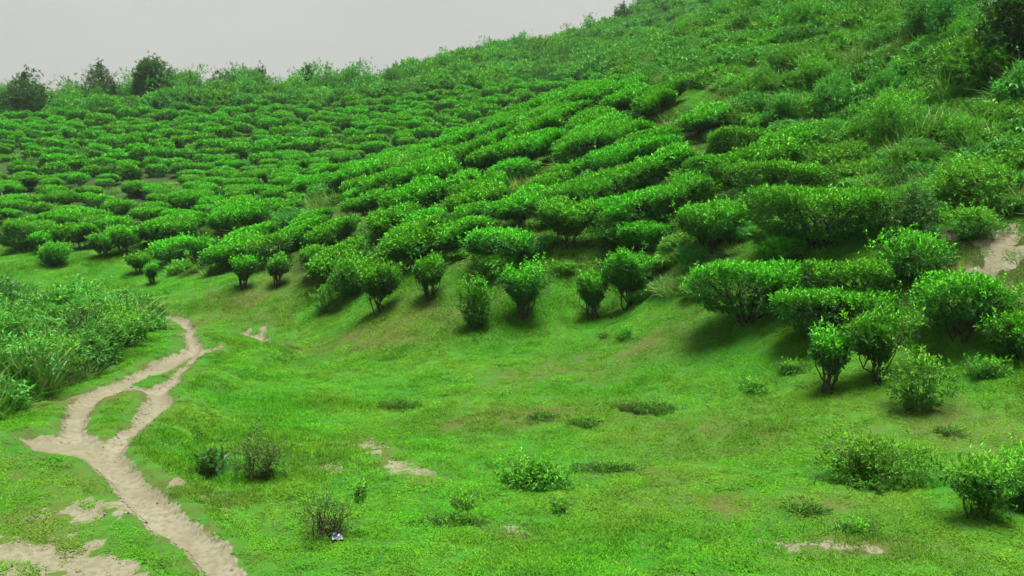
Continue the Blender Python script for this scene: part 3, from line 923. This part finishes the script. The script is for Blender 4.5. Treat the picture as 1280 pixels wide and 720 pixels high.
for q, (px, py, w, h, what) in enumerate([
        (580, 638, 40, 20, 'thin brownish weed tuft beyond the long weed streak coloured as shade'), (700, 642, 22, 16, 'tiny weed tuft below the bright leafy lawn plant'),
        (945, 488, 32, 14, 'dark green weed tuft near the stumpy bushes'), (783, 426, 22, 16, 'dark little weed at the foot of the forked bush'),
        (757, 424, 12, 8, 'smallest weed by the foot of the forked bush'), (500, 508, 48, 10, 'flat weed mat coloured dark for the shade in the hollow of the lawn'),
        (568, 659, 98, 11, 'long streak of weeds coloured dark as a shaded edge low on the lawn'), (810, 512, 80, 13, 'weed mat coloured dark as shade, holding a scrap of litter'),
        (678, 524, 40, 9, 'flat weed mat coloured as a shaded edge on the browned grass'), (730, 534, 46, 9, 'thin weed mat beside the browned grass'),
        (760, 592, 70, 12, 'weed mat coloured dark as shade beside the bright leafy lawn plant'), (450, 620, 16, 22, 'small upright weed between the shrubs and the bare streak'),
        (1075, 675, 70, 18, 'dark weeds above the bare streak in the lawn'), (1190, 545, 34, 10, 'weed mat coloured dark as shade behind the sprawling shrub'),
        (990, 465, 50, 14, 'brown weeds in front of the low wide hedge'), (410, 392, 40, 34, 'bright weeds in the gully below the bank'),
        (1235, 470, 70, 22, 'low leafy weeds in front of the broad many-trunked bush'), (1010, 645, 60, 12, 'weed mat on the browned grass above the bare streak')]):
    if h < 14:  # lowest clumps stand in for shaded edges in the turf
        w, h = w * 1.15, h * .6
    hand(what, px, py, w, h, 'low', 1200 + 2 * q, 'weed', 'weed_clump', dens=.6 if h < 14 else .7, mat=M_SHADE_MAT if h < 14 else M_WILD, leaf=.045, deep=.7)

# ------------------------------------------------------------------ tea rows
TAKEN_A = np.array(TAKEN)
def free(x, y, pad=0.0):
    return np.all(np.hypot(TAKEN_A[:, 0] - x, TAKEN_A[:, 1] - y) > TAKEN_A[:, 2] + pad)

def planted(poly, ang, along, across, seed, gap=.1):
    """Bushes set roughly in line but without a grid: random spots kept apart, farther along the row than across it."""
    rs = RS(seed)
    P = np.array(poly)
    lo, hi = P.min(0), P.max(0)
    n = int((hi - lo).prod() / (along * across) * 14)
    c = lo + (hi - lo) * rs.rand(n, 2)
    c = c[in_poly(c[:, 0], c[:, 1], poly)]
    ca, sa = math.cos(R(ang)), math.sin(R(ang))
    u = (c[:, 0] * ca + c[:, 1] * sa) / along
    v = (-c[:, 0] * sa + c[:, 1] * ca + .4 * np.sin(u * .5)) / across
    v = v + .09 * np.sin(v * 6.283) * -.5                      # drawn towards the row lines
    cells, out = {}, []
    for i in range(len(c)):
        k = (int(math.floor(u[i])), int(math.floor(v[i])))
        if all((u[i] - u[j]) ** 2 + (v[i] - v[j]) ** 2 > 1 for a in (-1, 0, 1) for b in (-1, 0, 1) for j in cells.get((k[0] + a, k[1] + b), ())):
            cells.setdefault(k, []).append(i)
            out.append(i)
    out = c[out]
    keep = (rs.rand(len(out)) > gap) & (vnoise(out[:, 0] * .45, out[:, 1] * .45, seed) > .17)
    return out[keep]

SPUR_ROW = 21.0
spur = [(x, y) for x, y in planted(POLY_SPUR, SPUR_ROW, 1.36, 1.02, 11, .04) if free(x, y, .05)]
far = [(x, y) for x, y in planted(POLY_FAR, 10, 1.30, 1.10, 12, .08) if free(x, y, .2)]
far.sort(key=lambda p: p[1])
rs = RS(77)
for x, y in spur:
    c_, t_ = TEA[rs.randint(len(TEA))]
    s = .90 + .42 * rs.rand()
    if y > 33:
        lab, grp = 'tea bush in the slanting rows along the brow of the near spur', 'tea bushes along the brow of the spur'
    elif x < -3.2:
        lab, grp = 'rounded tea bush low on the spur above the dry bank', 'tea bushes low on the spur above the dry bank'
    elif x < 2.0:
        lab, grp = 'tea bush packed into the slanting rows on the face of the spur', 'tea bushes on the face of the spur'
    else:
        lab, grp = 'long-crowned tea bush in the rows beside the wild weedy hillside', 'tea bushes beside the wild hillside'
    thing('tea_bush', lab, 'tea bush', grp, x, y, [('crown', c_), ('trunk', t_)], R(SPUR_ROW) + rs.normal(0, .24), (s * (1.0 + .25 * rs.rand()), s, s * (.88 + .24 * rs.rand())), .03, slope_lean=.85)
N_ONE = max(0, 300 - len(spur) - 39)
for x, y in far[:N_ONE]:
    c_, t_ = TEA[rs.randint(len(TEA))]
    s = .92 + .3 * rs.rand()
    thing('tea_bush', 'low domed tea bush in the front rows of the farther slope', 'tea bush', 'tea bushes in the front rows of the farther slope', x, y,
          [('crown', c_), ('trunk', t_)], rs.normal(0, .25) + (math.pi if rs.rand() < .5 else 0), (s, s * 1.1, s * (.85 + .25 * rs.rand())), .03)
fr = np.array(far[N_ONE:])
n = len(fr)
s = .78 + .5 * rs.rand(n)
scatter('tea_bushes', np.stack([fr[:, 0], fr[:, 1], Surf.z(fr[:, 0], fr[:, 1]) - .05], -1),
        np.stack([np.zeros(n), np.zeros(n), rs.normal(0, .3, n) + math.pi * (rs.rand(n) < .5)], -1),
        np.stack([s * (.9 + .35 * rs.rand(n)), s, s * (.85 + .5 * rs.rand(n))], -1), rs.randint(0, len(FARTEA), n), FARTEA,
        'hundreds of small tea bushes covering the farther slope', 'tea bushes')

# ------------------------------------------------------------------ wild growth
def fill(poly, per_m2, seed, thin=None, pad=None):
    rs = RS(seed)
    P = np.array(poly)
    lo, hi = P.min(0), P.max(0)
    n = int((hi - lo).prod() * per_m2)
    x, y = lo[0] + (hi[0] - lo[0]) * rs.rand(n), lo[1] + (hi[1] - lo[1]) * rs.rand(n)
    k = in_poly(x, y, poly)
    if thin is not None:
        k &= rs.rand(n) < thin(x, y)
    x, y = x[k], y[k]
    if pad is not None:
        f = np.array([free(a, b, pad) for a, b in zip(x, y)], bool)
        x, y = x[f], y[f]
    return x, y

rs = RS(501)
# undergrowth over the wild hillside, the gaps under the tea and the thicket
x1, y1 = fill(POLY_WILD, 9.5, 31, lambda x, y: .35 + .9 * vnoise(x * .35, y * .35, 8), 0)
x2, y2 = fill(POLY_SPUR, 1.0, 32)
x6, y6 = fill(poly_w('800,20.3 880,18.8 960,19.2 1000,20.5 960,23.5 820,24'), 5.5, 45)
x5, y5 = fill(POLY_FRONT, 3.2, 39, lambda x, y: sstep(.3, .7, vnoise(x * .9, y * .9, 44)))
x3, y3 = fill(POLY_THICK, 5.0, 33)
x4, y4 = fill(POLY_FAR, .22, 34)
x = np.concatenate([x1, x2, x3, x4, x5, x6]); y = np.concatenate([y1, y2, y3, y4, y5, y6])
keep = np.hypot(x - on_ground(1250, 315)[0], y - on_ground(1250, 315)[1]) > 1.25
x, y = x[keep], y[keep]
n = len(x)
s = (.55 + .75 * rs.rand(n)) * np.where(y > 34, 1.25, 1.0) * np.where(in_poly(x, y, POLY_FRONT), .6, 1.0)
scatter('undergrowth', np.stack([x, y, Surf.z(x, y) - .03], -1), tilt_rot(x, y, rs, .5), np.stack([s * 1.15, s * 1.15, s * (.7 + .6 * rs.rand(n))], -1),
        rs.randint(0, len(WEED), n), WEED, 'tangled weeds and wild grass over the hillside, the bank and under the tea', 'undergrowth')

def shrub_thing(label, group, x, y, s, k, cat='shrub', name='wild_shrub', zs=1.0, parts=True):
    f_, t_ = SHRUB[k]
    return thing(name, label, cat, group, x, y, [('foliage', f_)] + ([('stems', t_)] if parts else []), rs.rand() * 6.28, (s, s, s * zs), .04)
xw, yw = fill(POLY_WILD, .52, 35, lambda x, y: .2 + vnoise(x * .3, y * .3, 15), .1)
for a, b in zip(xw, yw):
    if math.hypot(a - on_ground(1250, 315)[0], b - on_ground(1250, 315)[1]) < 1.9:
        continue
    k = rs.choice(6, p=[.24, .20, .14, .17, .13, .12])
    if k == 5:
        lab, grp = 'dark glossy shrub among the weeds of the wild hillside', 'dark shrubs on the wild hillside'
    elif k in (2, 4):
        lab, grp = 'blue-green shrub among the weeds of the wild hillside', 'blue-green shrubs on the wild hillside'
    else:
        lab, grp = 'bright green shrub among the weeds of the wild hillside', 'green shrubs on the wild hillside'
    shrub_thing(lab, grp, a, b, .35 + .62 * rs.rand() ** 1.6, k, zs=.75 + .6 * rs.rand())
for px, py, s, k, lab in [(1140, 292, .85, 5, 'dark shrub between the largest hedge and the sandy trail end'), (1215, 300, .55, 0, 'dry-tipped shrub on the lip of the sandy trail end'),
                          (1215, 262, .9, 3, 'leafy shrub over the sandy trail end')]:
    x, y = on_ground(px, py)
    shrub_thing(lab, None, x, y, s, k, zs=.85)

for px, Y in [(1130 + 150 * rs.rand(), 19.5 + 5 * rs.rand()) for _ in range(22)] + [(960 + 200 * rs.rand(), 28 + 9 * rs.rand()) for _ in range(16)]:
    s = .6 + .5 * rs.rand()
    thing('tall_grass_clump', 'feathery clump of wild grass among the shrubs of the wild hillside', 'tall grass', 'wild grass clumps of the hillside',
          ground_x(px, Y), Y, [('blades', REED[rs.randint(4)])], rs.rand() * 6.28, (s, s, s * (.7 + .3 * rs.rand())), .03)
# the thicket beside the path: tall coarse grass and shrubs
xr, yr = fill(POLY_THICK, 1.5, 36)
for a, b in zip(xr, yr):
    if vnoise(a * .5, b * .5, 61) < .30:
        continue
    s = .8 + .42 * rs.rand()
    thing('tall_grass_clump', 'clump of tall coarse arching grass in the thicket beside the path', 'tall grass', 'tall grass clumps of the thicket',
          a, b, [('blades', REED[rs.randint(4)])], rs.rand() * 6.28, (s, s, s * (.75 + .4 * rs.rand()) * (1 - .45 * sstep(19, 25, b))), .03)
xr, yr = fill(POLY_THICK, .65, 37)
for a, b in zip(xr, yr):
    shrub_thing('bushy green shrub tangled in the thicket beside the path', 'shrubs of the thicket', a, b, (.6 + .45 * rs.rand()), [0, 2, 5, 4][rs.randint(4)], zs=.72 * (1 - .3 * float(sstep(19, 25, b))))

# scrub over the far crest
x, y = fill(POLY_CREST, .85, 38, lambda x, y: .4 + .8 * vnoise(x * .16, y * .16, 18))
n = len(x)
s = .65 + .8 * rs.rand(n)
scatter('scrub', np.stack([x, y, Surf.z(x, y) - .05], -1), np.stack([np.zeros(n), np.zeros(n), rs.rand(n) * 6.28], -1),
        np.stack([s * 1.1, s * 1.1, s * (.7 + .6 * rs.rand(n))], -1), rs.randint(0, len(SCRUB), n), SCRUB, 'dense hazy scrub covering the far hillside and its crest', 'scrub')

# shrubs and trees along the skyline
def skyline_shrub(px, Y, s, k, zs, lab, grp):
    shrub_thing(lab, grp, ground_x(px, Y), Y, s, k, zs=zs, parts=False)
for px in range(2, 436, 9):
    skyline_shrub(px + rs.normal(0, 5), 88.5 + 10 * rs.rand(), 1.25 + 1.0 * rs.rand(), [2, 4, 1, 2][rs.randint(4)], .85 + .5 * rs.rand(),
                  'shrub in the ragged belt along the flat skyline above the tea', 'shrubs of the skyline belt')
for px in range(445, 900, 15):
    skyline_shrub(px + rs.normal(0, 5), float(np.interp(px, [445, 550, 640, 770, 900], [94, 97, 107, 120, 128])) + rs.normal(0, 1.5), 1.1 + .8 * rs.rand(), [2, 4, 2, 1][rs.randint(4)], .8 + .6 * rs.rand(),
                  'shrub breaking the outline of the rising far ridge', 'shrubs on the far ridge line')

def tree(label, px, Y, w, h, kind, seed, mat, n_sh, trunk_mat=M_BARK, leaf=.26, trunk_h=.25, dens_stray=.12, depth=.25):
    m = Y / F
    rx, hh = w * m / 2, h * m
    crown = crown_mesh('crown', seed, rx, rx, hh, kind, n_sh, 5, leaf, leaf * .42, mat, .30, depth, .4, (20, 90), 0, .6, dens_stray)
    trunk = stems_mesh('trunk', seed + 1, rx, rx, hh, 4, .09, trunk_mat, .5, .15, 5, .9)
    return thing('tree', label, 'tree', None, ground_x(px, Y), Y, [('crown', crown), ('trunk', trunk)], 0, (1, 1, 1), .1)
tree('broad dark tree with a bare pale trunk at the end of the skyline', 39, 88, 60, 60, 'cone', 2001, M_DARK, 1300, M_PALE)
tree('loose ragged tree between the two denser skyline trees', 134, 91, 46, 62, 'cone', 2003, M_DARK, 800, M_PALE, .28, .25, .2, .25)
tree('dense round-headed tree standing highest on the flat skyline', 194, 92, 48, 60, 'ball', 2005, M_DARK, 1400, M_BARK, .28, .3, .12, .2)
tree('thin spindly sapling alone on the flat skyline', 332, 97, 14, 48, 'ball', 2007, M_DARK, 60, M_BARK, .3, .4, .2, .6)
tree('tiny dark palm-like sapling near the end of the flat skyline', 390, 96, 14, 44, 'vase', 2009, M_DARK, 60, M_BARK, .3)
tree('small tree in the skyline belt beside the dense round-headed one', 236, 94, 38, 36, 'ball', 2011, M_BLUE, 500)
tree('wide bushy tree in the skyline belt below the spindly sapling', 290, 94, 50, 34, 'ball', 2013, M_DARK, 600)
tree('pointed dark tree on the crest of the far ridge', 776, 119, 26, 34, 'cone', 2015, M_DARK, 400)
tree('overhanging tree, its dark leaves standing in for the shade of a hollow high on the wild hillside', 1258, 22.9, 84, 112, 'ball', 2017, M_DARK, 1300, M_BARK, .14, .3, .4, .35)  # dark leaf colour does the work of shade in the hollow

# ------------------------------------------------------------------ lawn turf
rs = RS(601)
def lawn(y0, y1, per_m2, seed):
    rs = RS(seed)
    wmax = .56 * y1 + 2.5
    n = int((y1 - y0) * 2 * wmax * per_m2)
    x, y = (rs.rand(n) * 2 - 1) * wmax, y0 + (y1 - y0) * rs.rand(n)
    k = np.abs(x) < .56 * y + 2.0
    return x[k], y[k]
bits = [lawn(6.5, 11, 60, 1), lawn(11, 15, 52, 2), lawn(15, 20, 40, 3), lawn(20, 27, 32, 4), lawn(27, 40, 16, 5)]
x = np.concatenate([b[0] for b in bits]); y = np.concatenate([b[1] for b in bits])
tr, wp, dry, dd = dirt_fields(x, y)
keep = (rs.rand(len(x)) > wp * .95) & (dd > .12 - .11 * rs.rand(len(x)) ** 2)
bare = (dry > .75) & (rs.rand(len(x)) < .25)
keep &= ~bare
keep &= ~(in_poly(x, y, POLY_THICK) & (y > 17))
x, y, dry = x[keep], y[keep], dry[keep]
n = len(x)
long_ = vnoise(x * .8, y * .8, 91)
s = (.75 + .5 * rs.rand(n)) * np.where(y > 20, 1.3, 1.0) * (.6 + .4 * sstep(.12, .45, dd[keep]))
slope_d = np.where(in_poly(x, y, POLY_SPUR), .5, 0)
scatter('grass', np.stack([x, y, Surf.z(x, y)], -1), tilt_rot(x, y, rs, 1.0), np.stack([s, s, s * (.45 + 1.3 * long_ ** 2) * (1 - .3 * dry)], -1), rs.randint(0, len(TURF), n), TURF,
        'short bright green grass of the lawn and the trail sides', 'grass', {'dry': np.clip(np.maximum(dry, slope_d) + rs.normal(0, .08, n), 0, 1)})

# ------------------------------------------------------------------ crumbled soil along the trails
def clod_mesh(seed):
    rs = RS(seed)
    V = unit(np.array([(x, y, z) for x in (-1, 0, 1) for y in (-1, 0, 1) for z in (-1, 0, 1) if (x, y, z) != (0, 0, 0)], float))
    import bmesh
    bm = bmesh.new()
    for v in V * (.65 + .6 * rs.rand(len(V), 1)) * np.array([1, .8, .6]):
        bm.verts.new(v)
    bmesh.ops.convex_hull(bm, input=bm.verts)
    me = bpy.data.meshes.new('clod')
    bm.to_mesh(me)
    bm.free()
    me.materials.append(M_PATH)
    return me
rs = RS(701)
n = 26000
x, y = -7.5 + 8 * rs.rand(n), 7 + 16 * rs.rand(n)
_, wp_, _, dd_ = dirt_fields(x, y)
k = ((dd_ > -.14) & (dd_ < .10) & (rs.rand(n) < .22)) | ((dd_ < -.1) & (rs.rand(n) < .05)) | ((wp_ > .5) & (rs.rand(n) < .12))
x, y = x[k], y[k]
n = len(x)
s = .005 + .020 * rs.rand(n) ** 4
scatter('soil_clods', np.stack([x, y, Surf.z(x, y) + .004], -1), rs.rand(n, 3) * 6.28, np.stack([s, s, s], -1), rs.randint(0, 4, n), [clod_mesh(i) for i in range(4)],
        'crumbled soil clods and small stones along the sandy footpath', 'soil clods')

# ------------------------------------------------------------------ litter
def wrapper():
    rs = RS(9)
    m = Mat('wrapper_foil')
    tc = m.n('ShaderNodeTexCoord')
    sp = m.n('ShaderNodeSeparateXYZ')
    m.t.links.new(tc.outputs['Object'], sp.inputs[0])
    blue = m.mix(m.ramp(sp.outputs[1], .004, .010), (.15, .16, .17), (.012, .03, .10))
    blue = m.mix(m.ramp(sp.outputs[1], .030, .036), blue, (.11, .15, .22))
    mat = m.finish(m.principled(blue, .3, .5))
    nx_, ny_ = 12, 9
    u, v = np.meshgrid(np.linspace(-.055, .055, nx_), np.linspace(-.04, .045, ny_), indexing='ij')
    z = .03 + .018 * np.sin(u * 60) * np.cos(v * 45) + rs.normal(0, .006, u.shape) + .25 * v
    ii = np.arange(u.size).reshape(u.shape)
    q = np.stack([ii[:-1, :-1], ii[1:, :-1], ii[1:, 1:], ii[:-1, 1:]], -1).reshape(-1, 4)
    me = mesh_from('wrapper', np.stack([u + rs.normal(0, .003, u.shape), v, z], -1).reshape(-1, 3), q, mat)
    x, y = on_ground(421, 668)
    o = obj('wrapper', me, None, (x, y, float(Surf.z(x, y)) + .02), 'crumpled blue and white wrapper lying in the grass', 'litter', None, None, (R(18), 0, .25))
    md = o.modifiers.new('thickness', 'SOLIDIFY')
    md.thickness = .002
wrapper()

# ------------------------------------------------------------------ the moist air of the valley
def haze():
    m = Mat('moist_air')
    v = m.n('ShaderNodeVolumePrincipled')
    v.inputs['Color'].default_value = (.80, .88, .92, 1)
    v.inputs['Density'].default_value = HAZE
    v.inputs['Anisotropy'].default_value = .2
    m.t.links.new(v.outputs[0], m.out.inputs['Volume'])
    x0, x1, y0, y1, z0, z1 = -266, 266, -66, 326, float(tz.min()) - 1.5, float(tz.max()) + 7.0
    V = [(x, y, z) for z in (z0, z1) for y in (y0, y1) for x in (x0, x1)]
    Q = [(0, 2, 3, 1), (4, 5, 7, 6), (0, 1, 5, 4), (2, 6, 7, 3), (0, 4, 6, 2), (1, 3, 7, 5)]
    obj('haze', mesh_from('haze', V, Q, m.m), kind='stuff', label='thin moist haze filling the valley', cat='haze')
HAZE = 0.00028
if HAZE > 0:
    haze()
